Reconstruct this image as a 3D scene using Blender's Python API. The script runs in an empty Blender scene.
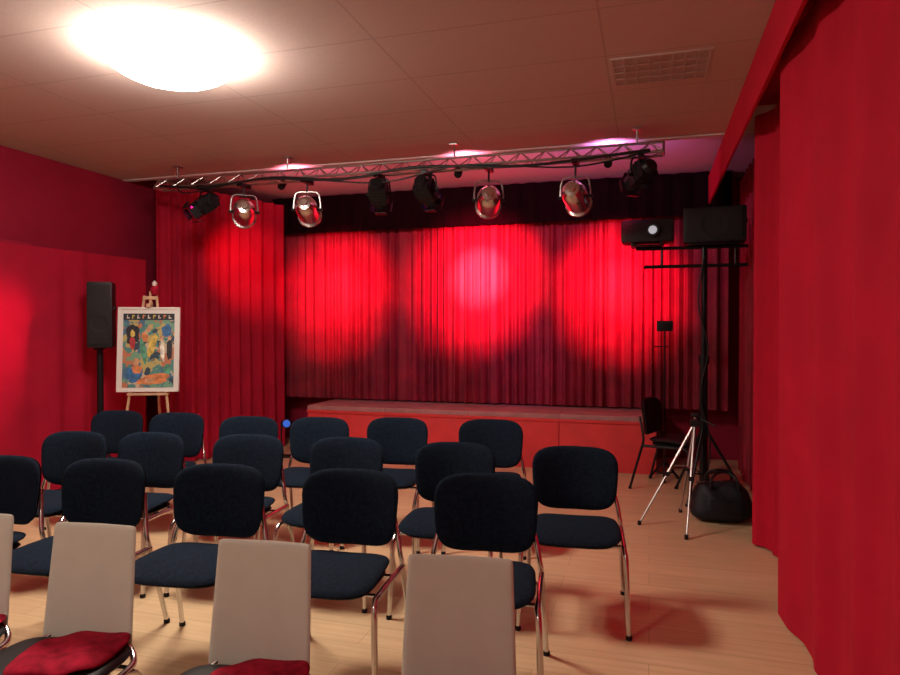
import bpy, bmesh, math, random
from mathutils import Vector, Matrix, Quaternion
random.seed(7)
S=bpy.context.scene
try:
    S.view_settings.view_transform='Standard'
    S.view_settings.look='None'
except Exception as e: print(e)

# ---------------------------------------------------------------- materials
def mat(name,col,rough=.6,metal=0,sheen=0,emit=None,es=0,noise=0,nscale=20,bump=0,bscale=200,spec=.5):
    m=bpy.data.materials.new(name); m.use_nodes=True
    nt=m.node_tree; b=nt.nodes['Principled BSDF']
    b.inputs['Base Color'].default_value=(*col,1)
    b.inputs['Roughness'].default_value=rough
    b.inputs['Metallic'].default_value=metal
    b.inputs['Specular IOR Level'].default_value=spec
    if sheen:
        b.inputs['Sheen Weight'].default_value=sheen
        b.inputs['Sheen Tint'].default_value=(*[min(1,c*1.5+.05) for c in col],1)
    if emit:
        b.inputs['Emission Color'].default_value=(*emit,1)
        b.inputs['Emission Strength'].default_value=es
    tc=nt.nodes.new('ShaderNodeTexCoord')
    if noise:
        n=nt.nodes.new('ShaderNodeTexNoise'); n.inputs['Scale'].default_value=nscale; n.inputs['Detail'].default_value=4
        nt.links.new(tc.outputs['Object'],n.inputs['Vector'])
        r=nt.nodes.new('ShaderNodeValToRGB')
        r.color_ramp.elements[0].position=.3; r.color_ramp.elements[1].position=.7
        r.color_ramp.elements[0].color=(*[c*(1-noise) for c in col],1)
        r.color_ramp.elements[1].color=(*[min(1,c*(1+noise)) for c in col],1)
        nt.links.new(n.outputs['Fac'],r.inputs['Fac']); nt.links.new(r.outputs['Color'],b.inputs['Base Color'])
    if bump:
        n=nt.nodes.new('ShaderNodeTexNoise'); n.inputs['Scale'].default_value=bscale
        nt.links.new(tc.outputs['Object'],n.inputs['Vector'])
        bp=nt.nodes.new('ShaderNodeBump'); bp.inputs['Strength'].default_value=bump; bp.inputs['Distance'].default_value=.005
        nt.links.new(n.outputs['Fac'],bp.inputs['Height']); nt.links.new(bp.outputs['Normal'],b.inputs['Normal'])
    return m

M_chrome=mat('chrome',(.68,.67,.68),.2,1)
M_alu=mat('brushed_aluminium',(.42,.40,.40),.38,1)
M_parm=mat('polished_par_metal',(.78,.76,.76),.2,1,bump=.3,bscale=30)
M_black=mat('black_plastic',(.008,.008,.010),.5,spec=.3)
M_blackm=mat('black_metal',(.010,.010,.012),.4,.3,spec=.3)
M_navy=mat('navy_fabric',(.006,.012,.024),.95,0,.05,noise=.35,nscale=60,bump=.4,bscale=350,spec=.12)
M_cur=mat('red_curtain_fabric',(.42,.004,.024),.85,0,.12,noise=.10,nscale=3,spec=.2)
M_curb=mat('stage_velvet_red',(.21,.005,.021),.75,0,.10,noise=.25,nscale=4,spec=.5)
M_curl=mat('left_curtain_red',(.36,.004,.028),.85,0,.12,noise=.12,nscale=3,spec=.25)
M_val=mat('valance_dark_velvet',(.006,.001,.002),.95,spec=.1)
M_wallred=mat('burgundy_paint',(.29,.008,.034),.8,noise=.1,nscale=2,spec=.25)
M_stage=mat('stage_red_skirt',(.68,.04,.045),.7,noise=.1,nscale=5)
M_stagetop=mat('stage_grey_deck',(.40,.18,.19),.6,noise=.15,nscale=8)
M_cream=mat('beige_laminate',(.55,.54,.48),.55,noise=.04,nscale=10,spec=.3)
M_redpad=mat('red_cushion_fabric',(.30,.008,.028),.95,0,.1,bump=.3,spec=.12,noise=.35,nscale=25)
M_wood=mat('easel_wood',(.55,.36,.22),.5,noise=.2,nscale=12)
M_white=mat('white_card',(.66,.64,.62),.6)
M_lampbase=mat('lamp_base_enamel',(.75,.72,.68),.6)
M_wallback=mat('rear_wall_paint',(.42,.30,.27),.8,noise=.05,nscale=2)
M_bag=mat('black_nylon',(.010,.012,.018),.6,bump=.5,bscale=40,spec=.3)
M_lensw=mat('lens_glass',(.4,.42,.45),.1,emit=(.9,.9,1),es=.4)

def brickmat(name,c1,c2,cm,bw,rh,mort,offset,rough,bumpd,grain=False,loc=(0,0,0)):
    m=bpy.data.materials.new(name); m.use_nodes=True; nt=m.node_tree; b=nt.nodes['Principled BSDF']
    tc=nt.nodes.new('ShaderNodeTexCoord'); mp=nt.nodes.new('ShaderNodeMapping')
    mp.inputs['Location'].default_value=loc
    nt.links.new(tc.outputs['Object'],mp.inputs['Vector'])
    br=nt.nodes.new('ShaderNodeTexBrick'); br.offset=offset
    br.inputs['Scale'].default_value=1; br.inputs['Brick Width'].default_value=bw; br.inputs['Row Height'].default_value=rh
    br.inputs['Mortar Size'].default_value=mort; br.inputs['Mortar Smooth'].default_value=.1
    br.inputs['Color1'].default_value=(*c1,1); br.inputs['Color2'].default_value=(*c2,1); br.inputs['Mortar'].default_value=(*cm,1)
    nt.links.new(mp.outputs['Vector'],br.inputs['Vector'])
    out=br.outputs['Color']
    n=nt.nodes.new('ShaderNodeTexNoise'); n.inputs['Detail'].default_value=6
    mp2=nt.nodes.new('ShaderNodeMapping'); mp2.inputs['Scale'].default_value=(1.5,22,1) if grain else (60,60,60)
    nt.links.new(tc.outputs['Object'],mp2.inputs['Vector']); nt.links.new(mp2.outputs['Vector'],n.inputs['Vector'])
    n.inputs['Scale'].default_value=1.5
    mx=nt.nodes.new('ShaderNodeMix'); mx.data_type='RGBA'; mx.blend_type='MULTIPLY'
    r=nt.nodes.new('ShaderNodeValToRGB'); lo=.88 if grain else .95
    r.color_ramp.elements[0].position=.35;r.color_ramp.elements[1].position=.65
    r.color_ramp.elements[0].color=(lo,lo*.97,lo*.94,1); r.color_ramp.elements[1].color=(1,1,1,1)
    nt.links.new(n.outputs['Fac'],r.inputs['Fac'])
    mx.inputs['Factor'].default_value=1
    nt.links.new(out,mx.inputs[6]); nt.links.new(r.outputs['Color'],mx.inputs[7]); nt.links.new(mx.outputs[2],b.inputs['Base Color'])
    b.inputs['Roughness'].default_value=rough
    bp=nt.nodes.new('ShaderNodeBump'); bp.inputs['Strength'].default_value=.3; bp.inputs['Distance'].default_value=bumpd; bp.invert=True
    nt.links.new(br.outputs['Fac'],bp.inputs['Height']); nt.links.new(bp.outputs['Normal'],b.inputs['Normal'])
    return m
M_floor=brickmat('laminate_floor',(.66,.475,.285),(.60,.425,.25),(.45,.31,.175),1.3,.19,.002,.37,.42,.002,True)
M_ceil=brickmat('ceiling_tiles',(.54,.44,.42),(.53,.43,.41),(.44,.35,.33),1.2,.6,.007,0,.9,.003,False,(.25,.2,0))
M_ceil2=mat('stage_ceiling_plaster',(.62,.5,.52),.9)

# ---------------------------------------------------------------- mesh builder
class MB:
    def __init__(s): s.bm=bmesh.new(); s.mats=[]
    def mi(s,m):
        if m not in s.mats: s.mats.append(m)
        return s.mats.index(m)
    def face(s,vs,i):
        try:
            f=s.bm.faces.new(vs); f.material_index=i; f.smooth=True
        except ValueError: pass
    def pad(s,fn,a,b,th,m,n=3.2,segs=44,rings=8,p=5):
        i=s.mi(m)
        def pt(k,sc):
            t=2*math.pi*k/segs; c,si=math.cos(t),math.sin(t)
            return a*sc*math.copysign(abs(c)**(2/n),c), b*sc*math.copysign(abs(si)**(2/n),si)
        ring_edge=[s.bm.verts.new(fn(*pt(k,1),0)) for k in range(segs)]
        for side in (1,-1):
            c=s.bm.verts.new(fn(0,0,side*th/2)); prev=None
            for q in range(1,rings+1):
                sc=1-(1-q/rings)**1.8
                if q==rings: cur=ring_edge
                else:
                    w=side*th/2*math.sqrt(max(0,1-sc**p))
                    cur=[s.bm.verts.new(fn(*pt(k,sc),w)) for k in range(segs)]
                for k in range(segs):
                    k2=(k+1)%segs
                    vs=[c,cur[k],cur[k2]] if prev is None else [prev[k],cur[k],cur[k2],prev[k2]]
                    s.face(vs if side>0 else vs[::-1],i)
                prev=cur
    def tube(s,pts,r,m,seg=10,sm=0):
        i=s.mi(m); pts=[Vector(p) for p in pts]
        if sm:
            P=[pts[0]]+pts+[pts[-1]]; out=[]
            for k in range(1,len(P)-2):
                for j in range(sm):
                    t=j/sm; p0,p1,p2,p3=P[k-1:k+3]
                    out.append(.5*((2*p1)+(p2-p0)*t+(2*p0-5*p1+4*p2-p3)*t*t+(3*p1-p0-3*p2+p3)*t**3))
            pts=out+[pts[-1]]
        T=(pts[1]-pts[0]).normalized(); N=T.orthogonal().normalized(); rings=[]
        for k,p in enumerate(pts):
            if k==0: t2=(pts[1]-p)
            elif k==len(pts)-1: t2=p-pts[k-1]
            else: t2=(pts[k+1]-pts[k-1])
            t2.normalize(); q=T.rotation_difference(t2); N=(q@N).normalized(); T=t2; B=T.cross(N)
            rings.append([s.bm.verts.new(p+r*(math.cos(2*math.pi*j/seg)*N+math.sin(2*math.pi*j/seg)*B)) for j in range(seg)])
        for a,b in zip(rings,rings[1:]):
            for j in range(seg):
                s.face([a[j],a[(j+1)%seg],b[(j+1)%seg],b[j]],i)
        s.face(rings[0][::-1],i); s.face(rings[-1],i)
    def lathe(s,prof,M,m,seg=28):
        i=s.mi(m); rings=[]
        for r,z in prof:
            if r<1e-5: rings.append([s.bm.verts.new(M@Vector((0,0,z)))])
            else: rings.append([s.bm.verts.new(M@Vector((r*math.cos(2*math.pi*j/seg),r*math.sin(2*math.pi*j/seg),z))) for j in range(seg)])
        for a,b in zip(rings,rings[1:]):
            for j in range(seg):
                k=(j+1)%seg
                if len(a)==1: s.face([a[0],b[k],b[j]],i)
                elif len(b)==1: s.face([a[j],a[k],b[0]],i)
                else: s.face([a[j],a[k],b[k],b[j]],i)
    def box(s,c,size,m,M=None,bev=.006,taper=None):
        i=s.mi(m); b2=bmesh.new(); bmesh.ops.create_cube(b2,size=1)
        for v in b2.verts:
            tp=1
            if taper and v.co.z>0: tp=taper
            v.co=Vector((v.co.x*size[0]*tp,v.co.y*size[1]*tp,v.co.z*size[2]))
        if bev: bmesh.ops.bevel(b2,geom=b2.edges[:],offset=bev,segments=2,affect='EDGES',profile=.7)
        R=M if M else Matrix()
        mp={}
        for v in b2.verts: mp[v]=s.bm.verts.new(Vector(c)+R@v.co)
        for f in b2.faces: s.face([mp[v] for v in f.verts],i)
        b2.free()
    def mesh(s,name,ang=35):
        bmesh.ops.recalc_face_normals(s.bm,faces=s.bm.faces[:])
        me=bpy.data.meshes.new(name); s.bm.to_mesh(me); s.bm.free()
        for m in s.mats: me.materials.append(m)
        me.set_sharp_from_angle(angle=math.radians(ang)); return me
    def obj(s,name,loc=(0,0,0),rz=0,parent=None,ang=35):
        return place(name,s.mesh(name,ang),loc,rz,parent)
def place(name,me,loc=(0,0,0),rz=0,parent=None):
    o=bpy.data.objects.new(name,me); o.location=loc; o.rotation_euler[2]=rz
    S.collection.objects.link(o)
    if parent: o.parent=parent
    return o
def empty(name,loc):
    e=bpy.data.objects.new(name,None); e.location=loc; e.empty_display_size=.1; S.collection.objects.link(e); return e
def slab(name,lo,hi,m):
    b=MB(); c=[(l+h)/2 for l,h in zip(lo,hi)]; sz=[h-l for l,h in zip(lo,hi)]
    b.box(c,sz,m,bev=0); return b.obj(name)

# ---------------------------------------------------------------- room shell
XL,XR,YF,YB,ZC=-5.35,1.05,-2.2,8.1,3.05
slab('floor',(XL-.1,YF-.1,-.1),(XR+.1,YB+.1,0),M_floor)
slab('ceiling',(XL-.1,YF-.1,ZC),(XR+.1,5.85,ZC+.2),M_ceil)
slab('ceiling_stage',(XL-.1,5.85,ZC+.1),(XR+.1,YB+.1,ZC+.2),M_ceil2)
slab('wall_left',(XL-.1,YF,0),(XL,YB,ZC+.1),M_wallred)
slab('wall_right',(XR,YF,0),(XR+.1,YB,ZC+.1),M_wallred)
slab('wall_back',(XL,YB,0),(XR,YB+.1,ZC+.1),M_wallred)
slab('wall_front',(XL,YF-.1,0),(XR,YF,ZC+.1),M_wallback)
slab('trim_1',(XL,5.82,ZC-.012),(XR,5.88,ZC+.1),M_ceil2)

# ---------------------------------------------------------------- curtains
def curtain(name,path,z0,z1,lam,amp,m,seed=0,rows=14,jit=.5,topamp=.7,parent=None):
    rnd=random.Random(seed); pts=[Vector((*p,0)) for p in path]
    L=[0]
    for a,b in zip(pts,pts[1:]): L.append(L[-1]+(b-a).length)
    tot=L[-1]; n=int(tot/lam*12)
    ph=[rnd.uniform(-1,1) for _ in range(int(tot/(lam*2))+4)]
    am=[rnd.uniform(.35,1.35) for _ in range(int(tot/(lam))+4)]
    pz=[rnd.uniform(-1,1) for _ in range(int(tot/(lam*1.5))+4)]
    def itp(a,x):
        k=int(x); f=x-k; f=f*f*(3-2*f); return a[k]*(1-f)+a[k+1]*f
    def base(s):
        for k in range(len(pts)-1):
            if s<=L[k+1] or k==len(pts)-2:
                t=(s-L[k])/(L[k+1]-L[k]); d=(pts[k+1]-pts[k]).normalized()
                return pts[k].lerp(pts[k+1],t),Vector((-d.y,d.x,0))
    b=MB(); i=b.mi(m); grid=[]
    for c in range(n+1):
        s=tot*c/n; p,N=base(s); col=[]
        phase=2*math.pi*s/lam+jit*3.2*itp(ph,s/(lam*2)); A=amp*itp(am,s/lam); zz_=itp(pz,s/(lam*1.5))
        for r in range(rows+1):
            h=r/rows; z=z0+(z1-z0)*h
            k=(1-h)+topamp*h
            drift=.9*zz_*math.sin(h*2.3)*jit
            d=A*k*(math.sin(phase+drift)+.3*math.sin(2.1*phase+1.3+drift*2))
            q=p+N*d; col.append(b.bm.verts.new((q.x,q.y,z)))
        grid.append(col)
    for c in range(n):
        for r in range(rows):
            b.face([grid[c][r],grid[c+1][r],grid[c+1][r+1],grid[c][r+1]],i)
    return b.obj(name,ang=180,parent=parent)
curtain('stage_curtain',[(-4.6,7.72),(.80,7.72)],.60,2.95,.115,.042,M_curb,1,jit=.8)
curtain('stage_valance',[(-4.62,7.55),(.82,7.55)],2.68,3.13,.2,.022,M_val,2,rows=4)
curtain('wing_curtain',[(-5.02,5.92),(-4.80,6.4),(-4.42,7.52)],.015,3.03,.15,.036,M_curl,3,jit=.8)
curtain('wall_curtain',[(-5.22,-.6),(-5.22,4.2),(-5.08,5.85)],.015,2.2,.3,.014,M_curl,4,topamp=.25,jit=.9)
curtain('side_curtain',[(.72,.2),(.74,2.6),(.69,3.3),(.63,3.75)],.012,2.9,.42,.022,M_cur,5)
curtain('side_curtain',[(.93,3.55),(.84,4.5),(.79,4.72),(.68,4.95)],.015,2.9,.22,.022,M_cur,6)
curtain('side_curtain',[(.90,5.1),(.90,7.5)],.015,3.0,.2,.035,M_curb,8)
b=MB(); b.box((.585,3.75,2.905),(.02,7.3,.285),M_cur,bev=.004); b.box((.75,2.6,3.035),(.31,5.0,.024),M_cur,bev=.003)
b.obj('curtain_pelmet')
b=MB(); b.box((-5.22,2.0,2.21),(.03,5.2,.03),M_wallred,bev=.004)
for k in range(6): b.box((-5.285,-.4+k*.95,2.21),(.13,.03,.02),M_wallred,bev=.002)
b.obj('curtain_rail')

# ---------------------------------------------------------------- stage
b=MB()
for k in range(4):
    x0=-3.85+k*.98
    b.box((x0+.49,7.36,.555),(.976,.62,.05),M_stagetop,bev=.004)
    b.box((x0+.49,7.34,.265),(.974,.57,.53),M_stage,bev=.004)
b.box((-3.85+1.96,7.85,.555),(3.92,.35,.05),M_stagetop,bev=.004)
b.box((-3.85+1.96,7.85,.265),(3.9,.34,.53),M_stage,bev=.004)
b.box((-3.85+1.96,7.045,.515),(3.92,.012,.03),M_stage,bev=.003)
b.obj('stage_platform')

# ---------------------------------------------------------------- chairs
def conference_chair(frame,fab):
    b=MB()
    def back(x,z,w):
        return Vector((x*(1+.10*(z/.16)*.5),-.055*(x/.22)**2+.012+w+z*.10,.653+z))
    b.pad(back,.226,.170,.045,fab,n=3.9,p=4,segs=52)
    b.pad(lambda x,z,w: back(x*.97,z*.97,w*.5+.018),.226,.170,.03,M_black,n=3.9)
    b.pad(lambda x,y,w: Vector((x*(1-.05*y/.2),-.265+y,.45+w-.018*(max(0,-y)/.22)**2+.010*(x/.23)**2)),.230,.222,.052,fab,n=4.4)
    b.pad(lambda x,y,w: Vector((x,-.265+y,.418+w)),.21,.2,.03,M_black,n=4)
    for s in (-1,1):
        b.tube([(s*.262,.085,.012),(s*.25,.03,.22),(s*.243,-.02,.40),(s*.235,-.03,.46),(s*.222,-.018,.53),(s*.20,.005,.60),(s*.185,.022,.66)],.0115,frame,sm=5)
        b.tube([(s*.262,-.47,.012),(s*.255,-.455,.2),(s*.25,-.442,.36),(s*.245,-.42,.398),(s*.243,-.38,.408),(s*.243,-.2,.408),(s*.243,-.015,.405)],.0125,frame,sm=5)
        for y in (.085,-.47): b.lathe([(0,0),(.015,0),(.015,.018),(.012,.022),(0,.022)],Matrix.Translation((s*.262,y,0)),M_black,12)
    for y in (-.36,-.14): b.tube([(-.245,y,.402),(.245,y,.402)],.009,frame)
    return b.mesh('conference_chair',50)
CM=conference_chair(M_chrome,M_navy)
rows=[(-3.12,2.60),(-2.56,2.68),(-1.94,2.73),(-1.30,2.80),(-.69,2.88),
 (-3.44,3.36),(-2.95,3.46),(-2.33,3.56),(-1.71,3.63),(-1.05,3.64),(-.39,3.70),
 (-4.02,4.33),(-3.48,4.35),(-2.82,4.31),(-2.30,4.42),(-1.75,4.56),(-1.08,4.65)]
for x,y in rows:
    place('conference_chair',CM,(x,y,0),math.radians(6.5+random.uniform(-2,2)))

def panel_chair():
    b=MB()
    b.pad(lambda x,z,w: Vector((x*(1-.22*z),w+.02+z*.12-.01*(x/.15)**2,.615+z)),.160,.19,.014,M_cream,n=30,p=24,segs=160)
    b.pad(lambda x,y,w: Vector((x,-.23+y,.430+w)),.215,.215,.045,M_black,n=5)
    b.pad(lambda x,y,w: Vector((x+.05,-.15+y+.02*math.sin(x*18),.458+w+.006*math.sin(x*40+y*25))),.140,.140,.035,M_redpad,n=3.4,p=4,segs=60,rings=12)
    for s in (-1,1):
        b.tube([(s*.10,.05,.70),(s*.11,.03,.56),(s*.13,.0,.45),(s*.19,-.04,.405),(s*.222,-.12,.40),(s*.222,-.36,.40),(s*.222,-.43,.385),(s*.225,-.46,.2),(s*.23,-.47,.012)],.011,M_chrome,sm=6)
        b.tube([(s*.222,-.2,.40),(s*.225,-.08,.375),(s*.228,.02,.2),(s*.232,.07,.012)],.011,M_chrome,sm=6)
        for y in (.07,-.47): b.lathe([(0,0),(.016,0),(.016,.03),(0,.034)],Matrix.Translation((s*.231,y,0)),M_black,12)
    b.tube([(-.222,-.40,.40),(.222,-.40,.40)],.010,M_chrome)
    b.tube([(-.222,-.1,.398),(.222,-.1,.398)],.010,M_chrome)
    return b.mesh('panel_back_chair',50)
PM=panel_chair()
for x,y in [(-2.31,1.78),(-1.79,1.79),(-1.14,1.79),(-.52,1.83)]:
    place('panel_back_chair',PM,(x,y,0),math.radians(6.5+random.uniform(-1.5,1.5)))

# ---------------------------------------------------------------- ceiling lamp and added fill lamp
M_lamp=mat('opal_glass_lit',(1,.95,.88),.4,emit=(1,.87,.73),es=76)
M_lampfill=mat('opal_glass_fill',(1,.95,.88),.4,emit=(1,.87,.73),es=42)  # emission for the added fill lamp
def ceiling_lamp(x,y,m):
    b=MB(); LM=Matrix.Translation((x,y,0))
    b.lathe([(0,ZC),(.36,ZC),(.365,ZC-.012),(0,ZC-.012)],LM,M_lampbase,48)
    pr=[(.37*math.cos(t),ZC-.012-.17*math.sin(t)) for t in [k*math.pi/2/12 for k in range(12)]]+[(0,ZC-.182)]
    b.lathe(pr,LM,m,48); b.obj('ceiling_lamp')
ceiling_lamp(-2.62,3.22,M_lamp)
ceiling_lamp(-2.56,-.75,M_lampfill)  # added lamp, unseen behind the camera, for fill from the camera side

# louvre luminaire
b=MB(); cx,cy=.055,4.27; M_louv=mat('louvre_metal',(.48,.41,.38),.6,0); M_louvd=mat('louvre_recess',(.42,.36,.34),.7)
for dx,dy,sx,sy in ((0,.215,.57,.02),(0,-.215,.57,.02),(.275,0,.02,.43),(-.275,0,.02,.43)): b.box((cx+dx,cy+dy,ZC-.004),(sx,sy,.010),M_louv,bev=.002)
for k in range(1,8): b.box((cx-.275+k*.069,cy,ZC-.006),(.008,.42,.010),M_louv,bev=0)
for k in range(1,4): b.box((cx,cy-.215+k*.107,ZC-.006),(.55,.010,.011),M_louv,bev=0)
b.box((cx,cy,ZC-.001),(.55,.42,.003),M_louvd,bev=0)
b.obj('louvre_ceiling_light')

# ---------------------------------------------------------------- truss
TY=5.5
b=MB(); x0,x1=-4.62,.10
ch=[(TY-.07,2.84),(TY+.07,2.84),(TY,2.93)]
for y,z in ch: b.tube([(x0,y,z),(x1,y,z)],.011,M_alu)
n=int((x1-x0)/.2)
for k in range(n):
    xa=x0+(x1-x0)*k/n; xb=x0+(x1-x0)*(k+1)/n; xm=(xa+xb)/2
    for (ya,za),(yb,zb) in ((ch[0],ch[2]),(ch[1],ch[2]),(ch[0],ch[1])):
        b.tube([(xa,ya,za),(xm,yb,zb)],.005,M_alu,6); b.tube([(xm,yb,zb),(xb,ya,za)],.005,M_alu,6)
for x in (x0,x1):
    for a,c in ((0,1),(1,2),(0,2)): b.tube([(x,*ch[a]),(x,*ch[c])],.010,M_alu,8)
for x in (-4.4,-3.2,-1.6,-.1):
    b.tube([(x,TY,2.93),(x,TY,3.045)],.008,M_alu,8); b.box((x,TY,3.042),(.07,.07,.014),M_alu,bev=.003)
b.tube([(x0+.1,TY-.1,2.85),(-4,TY-.12,2.80),(-3.3,TY-.1,2.85),(-2.6,TY-.12,2.785),(-1.9,TY-.1,2.85),(-1,TY-.12,2.79),(0,TY-.1,2.85)],.011,M_black,6,sm=6)
b.tube([(x0+.3,TY-.1,2.84),(-4.2,TY-.12,2.76),(-3.5,TY-.1,2.84),(-2.9,TY-.12,2.80),(-2.2,TY-.1,2.74),(-1.5,TY-.12,2.83),(-.6,TY-.1,2.76),(0,TY-.1,2.84)],.007,M_black,6,sm=6)
b.obj('lighting_truss')

def spot(name,loc,target,energy,col,size,blend,parent,rad=.04):
    l=bpy.data.lights.new(name,'SPOT'); l.energy=energy; l.color=col; l.spot_size=math.radians(size); l.spot_blend=blend; l.shadow_soft_size=rad
    o=bpy.data.objects.new(name,l); S.collection.objects.link(o)
    o.location=loc; d=Vector(target)-Vector(loc); o.rotation_euler=d.to_track_quat('-Z','Y').to_euler()
    return o
def lensmat(c,e): return mat('gel_lens',(c[0]*.4,c[1]*.4,c[2]*.4),.3,emit=c,es=e)
def fixture(kind,loc,target,col,energy,size=36,blend=.8,es=4,core=0,csize=.45):
    P=Vector(loc); d=(Vector(target)-P).normalized()
    q=d.to_track_quat('-Z','Y'); M=Matrix.Translation(P)@q.to_matrix().to_4x4()
    name='par_can_light' if kind=='par' else 'fresnel_spotlight'
    e=empty(name,(0,0,0)); lm=lensmat(col,es)
    b=MB()
    if kind=='par':
        b.lathe([(0,.175),(.03,.175),(.035,.155),(.06,.15),(.088,.115),(.1,.06),(.1,-.13),(.112,-.13),(.112,-.15),(.095,-.15),(.095,-.1),(0,-.1)],M,M_parm)
        fr=.1
    else:
        b.box(P+q@Vector((0,0,.02)),(.15,.15,.19),M_blackm,M=q.to_matrix(),bev=.02)
        b.lathe([(0,.15),(.05,.15),(.07,.12),(.07,0),(.078,-.06),(.078,-.13),(.07,-.13),(.07,-.09),(0,-.09)],M,M_blackm)
        for k in range(4):
            R=q@Quaternion((0,0,1),k*math.pi/2)@Quaternion((1,0,0),math.radians(-25))
            b.box(P+q@(Quaternion((0,0,1),k*math.pi/2)@Vector((0,.09,-.155))),(.1,.004,.07),M_blackm,M=R.to_matrix(),bev=0)
        for k in range(3): b.box(P+q@Vector((0,0,.0+k*.03)),(.158,.158,.008),M_black,M=q.to_matrix(),bev=.002)
        fr=.075
    b.obj('housing',parent=e)
    b=MB(); b.lathe([(0,-.112),(fr*.8,-.108),(fr*.8,-.104)],M,lm); b.obj('lens',parent=e)
    sx=Vector((-d.y,d.x,0)).normalized(); w=fr+.02; b=MB(); zt=P.z+fr+.05
    A=[P+sx*w,P+sx*w+Vector((0,0,fr*.6)),Vector((P.x,P.y,zt))+sx*w*.8,Vector((P.x,P.y,zt+.01)),Vector((P.x,P.y,zt))-sx*w*.8,P-sx*w+Vector((0,0,fr*.6)),P-sx*w]
    mm=M_alu if kind=='par' else M_blackm
    b.tube(A,.008,mm,8,sm=5)
    for s in (-1,1): b.tube([P+sx*s*(fr-.01),P+sx*s*(w+.02)],.014,M_black,8)
    b.tube([(P.x,P.y,zt),(P.x,P.y,2.80)],.009,M_blackm,8); b.box((P.x,P.y-.0,2.815),(.05,.17,.035),M_blackm,bev=.006)
    b.obj('yoke',parent=e)
    if energy:
        o=spot('beam',P+d*.17,target,energy,col,size,blend,e); o.parent=e
    if core:
        o=spot('beam_core',P+d*.17,target,core,(1,.36,.48),size*csize,1,e); o.parent=e
    return e
RED=(1,.006,.07)
YC=7.7
fixture('fresnel',(-4.1,TY,2.66),(-5.2,3.5,.9),(1,.01,.18),380,44,1)
fixture('par',(-3.66,TY,2.57),(-4.65,7.0,2.2),RED,150,46,1)
fixture('par',(-3.0,TY,2.56),(-3.70,YC,1.98),RED,1200,45,1,core=170)
fixture('fresnel',(-2.29,TY,2.66),(-2.75,YC,1.25),(.5,.02,1),26,36,1)
fixture('fresnel',(-1.85,TY,2.66),(-1.5,YC,1.25),(.45,.03,1),50,34,1)
fixture('par',(-1.30,TY,2.55),(-1.92,YC,2.10),(1,.02,.09),2200,49,1,core=1500)
fixture('par',(-.58,TY,2.54),(-.36,YC,1.95),RED,1550,46,1,core=230)
fixture('fresnel',(-.07,TY,2.68),(-1.6,YC,1.6),RED,30,75,1)
for x,c,e in ((-3.33,(1,.22,.32),65),(-1.6,(1,.22,.34),65),(-.33,(.8,.25,.75),50)):
    g=empty('led_uplight',(0,0,0)); b=MB()
    M=Matrix.Translation((x,TY+.13,2.84))@Quaternion((1,0,0),math.radians(-40)).to_matrix().to_4x4()
    b.lathe([(0,-.05),(.03,-.05),(.035,-.04),(.035,.03),(.028,.03),(.028,.02),(0,.02)],M,M_blackm,16); b.obj('body',parent=g)
    o=spot('beam',(x,TY+.17,2.89),(x,TY+2.2,3.15),e,c,130,1,g); o.parent=g

# ---------------------------------------------------------------- PA speaker left on stand
def tripod_base(b,x,y,h,r,m,zc=.35,rot=0):
    for k in range(3):
        a=rot+k*2*math.pi/3; c,s=math.cos(a),math.sin(a)
        b.tube([(x+c*.02,y+s*.02,zc),(x+c*r,y+s*r,.012)],.012,m,8)
        b.tube([(x+c*.02,y+s*.02,zc*.35),(x+c*r*.6,y+s*r*.6,zc*.42)],.007,m,8)
        b.lathe([(0,0),(.018,0),(.018,.02),(0,.025)],Matrix.Translation((x+c*r,y+s*r,0)),m,10)
def speaker(name,loc,size,rz):
    b=MB(); w,d,h=size
    b.box((0,0,h/2),(w,d,h),M_black,bev=.02)
    M_g=mat('speaker_grille',(.014,.014,.016),.6,.2,bump=.6,bscale=300,spec=.3)
    b.box((0,-d/2-.004,h/2),(w*.88,.012,h*.9),M_g,bev=.004)
    R=Quaternion((1,0,0),math.pi/2).to_matrix().to_4x4()
    rr=min(w,h)*.36
    b.lathe([(rr,.008),(rr,.014),(rr*.9,.012),(rr*.3,.006),(0,.008)],Matrix.Translation((0,-d/2,h*.36 if h>w else h/2))@R,M_g)
    b.box((w/2+.005,0,h*.6),(.015,.12,.03),M_black,bev=.004)
    return b.obj(name,loc,rz)
speaker('pa_speaker',(-4.84,5.0,1.30),(.21,.24,.60),math.radians(35))
b=MB(); b.tube([(-4.86,5.0,.1),(-4.86,5.0,1.3)],.028,M_blackm); tripod_base(b,-4.86,5.0,1.3,.22,M_blackm,.5,0)
b.lathe([(.05,1.28),(.05,1.298),(0,1.298)],Matrix.Translation((-4.86,5.0,0)),M_blackm,16); b.obj('speaker_stand')

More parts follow.
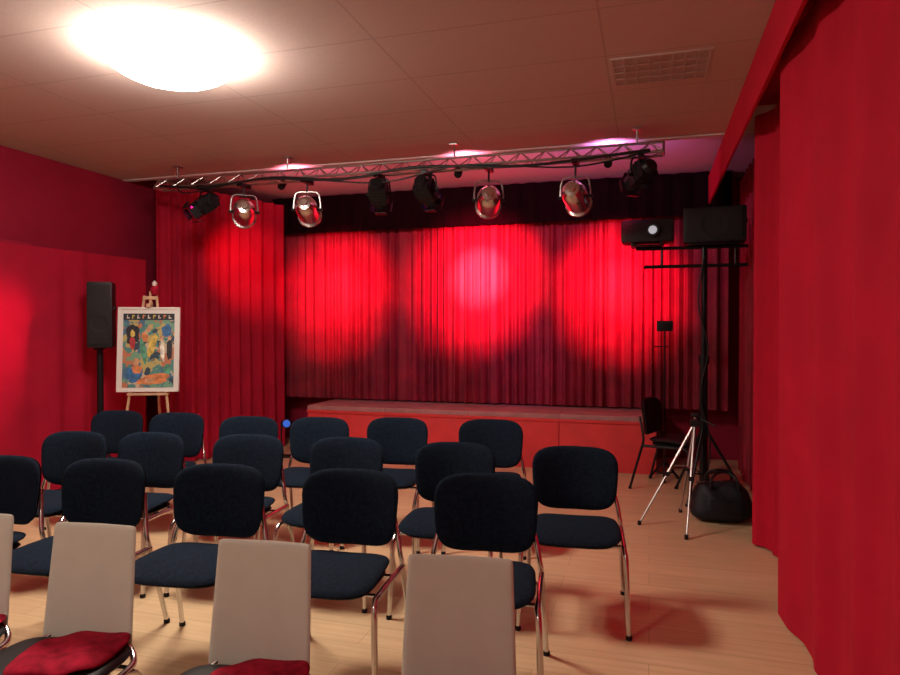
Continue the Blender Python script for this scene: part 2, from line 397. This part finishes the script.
# ---------------------------------------------------------------- poster + easel
def artmat():
    m=bpy.data.materials.new('poster_painting'); m.use_nodes=True; nt=m.node_tree; pb=nt.nodes['Principled BSDF']
    tc=nt.nodes.new('ShaderNodeTexCoord'); nz=nt.nodes.new('ShaderNodeTexNoise'); nz.inputs['Scale'].default_value=9; nz.inputs['Detail'].default_value=4
    vv=nt.nodes.new('ShaderNodeTexVoronoi'); vv.inputs['Scale'].default_value=13
    mx=nt.nodes.new('ShaderNodeMix'); mx.data_type='RGBA'; mx.inputs['Factor'].default_value=.3
    nt.links.new(tc.outputs['Object'],nz.inputs['Vector']); nt.links.new(tc.outputs['Object'],mx.inputs[6]); nt.links.new(nz.outputs['Color'],mx.inputs[7]); nt.links.new(mx.outputs[2],vv.inputs['Vector'])
    sp=nt.nodes.new('ShaderNodeSeparateColor'); nt.links.new(vv.outputs['Color'],sp.inputs['Color'])
    cr=nt.nodes.new('ShaderNodeValToRGB'); cr.color_ramp.interpolation='CONSTANT'
    cols=[(0,(.02,.05,.09)),(.18,(.06,.22,.22)),(.36,(.42,.36,.13)),(.50,(.05,.14,.24)),(.62,(.42,.16,.08)),(.76,(.14,.32,.22)),(.90,(.5,.42,.30))]
    cr.color_ramp.elements[0].color=(*cols[0][1],1); cr.color_ramp.elements[1].position=cols[1][0]; cr.color_ramp.elements[1].color=(*cols[1][1],1)
    for p,c in cols[2:]:
        el=cr.color_ramp.elements.new(p); el.color=(*c,1)
    nt.links.new(sp.outputs['Red'],cr.inputs['Fac']); nt.links.new(cr.outputs['Color'],pb.inputs['Base Color']); pb.inputs['Roughness'].default_value=.4
    return m
M_art=artmat()
pe=empty('poster_easel',(-4.42,5.12,0)); pe.rotation_euler[2]=math.radians(24); pe.scale=(.88,.95,1)
b=MB()
b.tube([(-.06,.06,1.78),(-.30,-.12,.012)],.014,M_wood,8); b.tube([(.06,.06,1.78),(.30,-.12,.012)],.014,M_wood,8)
b.tube([(0,.08,1.72),(0,.5,.012)],.014,M_wood,8); b.tube([(0,.06,1.66),(0,.06,1.82)],.016,M_wood,8)
b.box((0,-.02,.875),(.4,.09,.02),M_wood,bev=.004); b.box((0,.045,1.76),(.14,.03,.03),M_wood,bev=.004); b.box((0,.02,1.69),(.04,.08,.03),M_wood,bev=.003)
b.obj('easel',parent=pe)
T=Matrix.Rotation(math.radians(-5),3,'X')
def pp(x,z,y=0): return Vector((0,-.035,.9))+T@Vector((x,y,z))
b=MB(); c=pp(0,.385); b.box(c,(.60,.02,.77),M_white,M=T,bev=.004)
for dx,dz,sx,sz in ((0,.765,.62,.02),(0,.005,.62,.02),(-.3,.385,.02,.77),(.3,.385,.02,.77)): b.box(pp(dx,dz,-.004),(sx,.03,sz),M_white,M=T,bev=.004)
b.box(pp(0,.375,-.012),(.51,.004,.68),M_art,M=T,bev=0); b.obj('framed_poster',parent=pe)
def poly(b,pts,m,y): 
    i=b.mi(m); b.face([b.bm.verts.new(pp(x,z,y)) for x,z in pts],i)
def blob(b,cx,cz,rx,rz,m,y,seed,tilt=0):
    r=random.Random(seed); P=[]
    for k in range(16):
        a=2*math.pi*k/16; q=r.uniform(.8,1.15); x=rx*q*math.cos(a); z=rz*q*math.sin(a)
        P.append((cx+x*math.cos(tilt)-z*math.sin(tilt),cz+x*math.sin(tilt)+z*math.cos(tilt)))
    poly(b,P,m,y)
b=MB()
cm=lambda n,c: mat('ink_'+n,c,.5,noise=.45,nscale=22)
iy,io,ib,iw,ir,id_,ip=cm('yellow',(.55,.42,.09)),cm('orange',(.55,.2,.07)),cm('blue',(.03,.14,.34)),cm('white',(.62,.62,.55)),cm('red',(.45,.04,.05)),cm('dark',(.012,.018,.03)),cm('skin',(.5,.28,.16))
ig=cm('green',(.08,.30,.20))
poly(b,[(-.255,.655),(.255,.655),(.255,.715),(-.255,.715)],id_,-.0155)
for k in range(9):
    x=-.22+k*.052; mm=(iw,iy,iw,io)[k%4]
    poly(b,[(x,.668),(x+.010,.668),(x+.012,.702),(x+.002,.702)],mm,-.0165)
    poly(b,[(x+.010,.69 if k%2 else .67),(x+.028,.69 if k%2 else .67),(x+.028,.70 if k%2 else .68),(x+.010,.70 if k%2 else .68)],mm,-.0166)
# left arch figure, dancing couple, reclining foreground figures
blob(b,-.16,.52,.07,.10,id_,-.0155,1); blob(b,-.16,.53,.022,.035,iy,-.0160,2); blob(b,-.16,.44,.03,.06,ir,-.0161,21); blob(b,.18,.56,.055,.06,ib,-.0155,3)
blob(b,.04,.42,.035,.13,iy,-.0157,4,-.35); blob(b,.0,.57,.022,.028,ip,-.0163,5); blob(b,-.04,.50,.03,.05,io,-.0162,22,.3); blob(b,-.05,.37,.03,.12,ig,-.0158,6,.2)
blob(b,.14,.37,.025,.10,iw,-.0159,7,.1); blob(b,.13,.49,.020,.025,ip,-.0163,8); blob(b,.21,.38,.03,.10,id_,-.0157,14); blob(b,.21,.49,.018,.022,ip,-.0163,24)
blob(b,-.14,.15,.09,.07,ib,-.0156,9); blob(b,-.12,.27,.030,.036,ip,-.0163,10); blob(b,-.11,.20,.05,.04,io,-.0162,25); blob(b,.06,.11,.17,.05,io,-.0158,11,.15); blob(b,.02,.10,.05,.025,ip,-.0164,12); blob(b,.19,.20,.04,.05,ig,-.0162,13)
b.obj('poster_artwork',parent=pe)
b=MB(); b.lathe([(0,0),(.035,.01),(.05,.05),(.035,.09),(0,.1)],Matrix.Translation((.05,.05,1.78)),M_redpad,16); b.lathe([(0,0),(.02,.005),(.028,.03),(.0,.06)],Matrix.Translation((.05,.03,1.865)),M_white,12)
b.obj('easel_ornament',parent=pe)

# ---------------------------------------------------------------- right-hand light stand, speaker, projector
LX,LY=.45,6.2
b=MB(); b.tube([(LX,LY,.08),(LX,LY,1.2)],.034,M_blackm); b.tube([(LX,LY,1.2),(LX,LY,2.19)],.026,M_blackm)
b.lathe([(.0,1.17),(.046,1.17),(.046,1.24),(0,1.24)],Matrix.Translation((LX,LY,0)),M_blackm,14)
tripod_base(b,LX,LY,1,.36,M_blackm,.6,2.2)
b.tube([(-.05,LY,2.02),(.80,LY,2.02)],.015,M_blackm); b.tube([(-.12,LY,2.18),(.80,LY,2.18)],.015,M_blackm)
for x in (.1,.7): b.tube([(x,LY,2.02),(x,LY,2.18)],.01,M_blackm,8)
for x,w in ((-.03,.26),(.52,.40)): b.box((x,LY,2.2),(w,.2,.012),M_blackm,bev=.002)
b.tube([(LX,LY-.02,2.1),(LX-.05,LY-.05,1.7),(LX+.03,LY-.04,1.3),(LX-.03,LY-.05,.9),(LX+.05,LY-.05,.5),(LX,LY-.1,.02)],.007,M_black,6,sm=6)
b.obj('lighting_stand')
speaker('pa_speaker',(.53,LY,2.207),(.50,.28,.30),math.radians(-4))
b=MB()
b.box((0,0,.12),(.44,.26,.2),M_black,bev=.03)
R=Quaternion((1,0,0),math.pi/2).to_matrix().to_4x4()
b.lathe([(.06,.0),(.06,.04),(.045,.04),(.04,.02),(0,.02)],Matrix.Translation((.05,-.13,.12))@R,M_blackm,24)
b.lathe([(.036,.022),(.025,.03),(0,.036)],Matrix.Translation((.05,-.13,.12))@R,M_lensw,24)
for k in range(6): b.box((-.13,-.131,.06+k*.022),(.1,.006,.008),M_blackm,bev=0)
for x in (-.12,.12): b.box((x,0,.01),(.03,.2,.02),M_blackm,bev=.003)
b.obj('video_projector',(-.02,LY,2.207),math.radians(-3))

b=MB(); X,Y=.14,6.86
b.tube([(X,Y,.05),(X,Y,1.46)],.009,M_blackm,8); tripod_base(b,X,Y,1,.15,M_blackm,.16,.5)
b.box((X,Y-.02,1.5),(.15,.05,.1),M_black,bev=.01); b.box((X,Y-.047,1.5),(.12,.006,.07),M_blackm,bev=.002)
b.tube([(X-.1,Y,1.3),(X+.04,Y,1.3)],.006,M_blackm,8); b.obj('led_panel_stand')

place('conference_chair',conference_chair(M_blackm,M_black),(.0,6.60,0),math.radians(70))

# silver tripod
b=MB(); ap=Vector((.33,5.38,.76))
for f,kk in (((-.07,5.21,0),0),((.25,4.94,0),1),((.24,5.66,0),2)):
    f=Vector(f); mid=ap.lerp(f,.5); b.tube([ap,mid],.012,M_alu,8); b.tube([mid,f+Vector((0,0,.01))],.008,M_alu,8)
    b.lathe([(0,0),(.014,0),(.014,.03),(0,.035)],Matrix.Translation(f),M_black,10)
    b.box(mid,(.034,.034,.03),M_black,bev=.004); b.tube([Vector((.27,5.33,.44)),ap.lerp(f,.42)],.005,M_alu,6)
b.tube([ap+Vector((-.05,-.04,-.32)),ap,ap+Vector((.005,0,.05))],.011,M_alu,8)
b.box(ap,(.07,.07,.05),M_black,bev=.01); b.box(ap+Vector((0,0,.06)),(.06,.08,.03),M_black,bev=.008)
b.tube([ap+Vector((0,0,.05)),ap+Vector((.14,-.08,-.01))],.007,M_black,8)
b.obj('camera_tripod')

# holdall bag
b=MB()
def bagf(x,z,w):
    return Vector((x*(1-.15*(z/.15)),w*(1-.25*z/.15)+.01*math.sin(x*30+z*20),.155+z+(.012*math.sin(x*22) if z>0 else 0)))
b.pad(bagf,.22,.152,.26,M_bag,n=3.6,p=3)
for y in (-.09,.09): b.tube([(-.1,y,.26),(-.09,y,.34),(-.03,y*.5,.38),(.04,y*.5,.375),(.09,y,.33),(.1,y,.25)],.010,M_black,8,sm=6)
b.tube([(-.19,0,.287),(0,0,.305),(.19,0,.287)],.006,M_alu,6,sm=4)
b.box((0,-.13,.12),(.22,.03,.13),M_bag,bev=.012)
b.obj('holdall_bag',(.53,5.50,0),math.radians(8))

# blue LED par by the stage
BL=(.05,.2,1)
b=MB(); b.box((0,0,.02),(.16,.14,.02),M_blackm,bev=.004)
b.tube([(-.065,0,.02),(-.065,0,.42)],.008,M_blackm,8); b.tube([(.065,0,.02),(.065,0,.42)],.008,M_blackm,8)
RM=Matrix.Translation((0,0,.40))@Quaternion((1,0,0),math.radians(90)).to_matrix().to_4x4()
b.lathe([(0,-.07),(.035,-.065),(.05,-.04),(.055,.05),(.045,.05),(.043,.035),(0,.035)],RM,M_blackm)
b.lathe([(.042,.038),(.02,.042),(0,.043)],RM,mat('blue_led_lens',(.02,.05,.2),.3,emit=BL,es=.5)); b.obj('led_par_light',(-4.0,6.85,-.01),math.radians(20))

# ---------------------------------------------------------------- world + camera
w=bpy.data.worlds.new('World'); S.world=w; w.use_nodes=True
w.node_tree.nodes['Background'].inputs['Color'].default_value=(.02,.01,.012,1); w.node_tree.nodes['Background'].inputs['Strength'].default_value=.5
cd=bpy.data.cameras.new('Camera'); cd.sensor_width=36; cd.lens=26.8; cd.clip_start=.02
co=bpy.data.objects.new('Camera',cd); S.collection.objects.link(co); co.location=(0,0,1.46)
co.rotation_euler=(math.radians(90-.62),0,math.radians(16.6)); S.camera=co
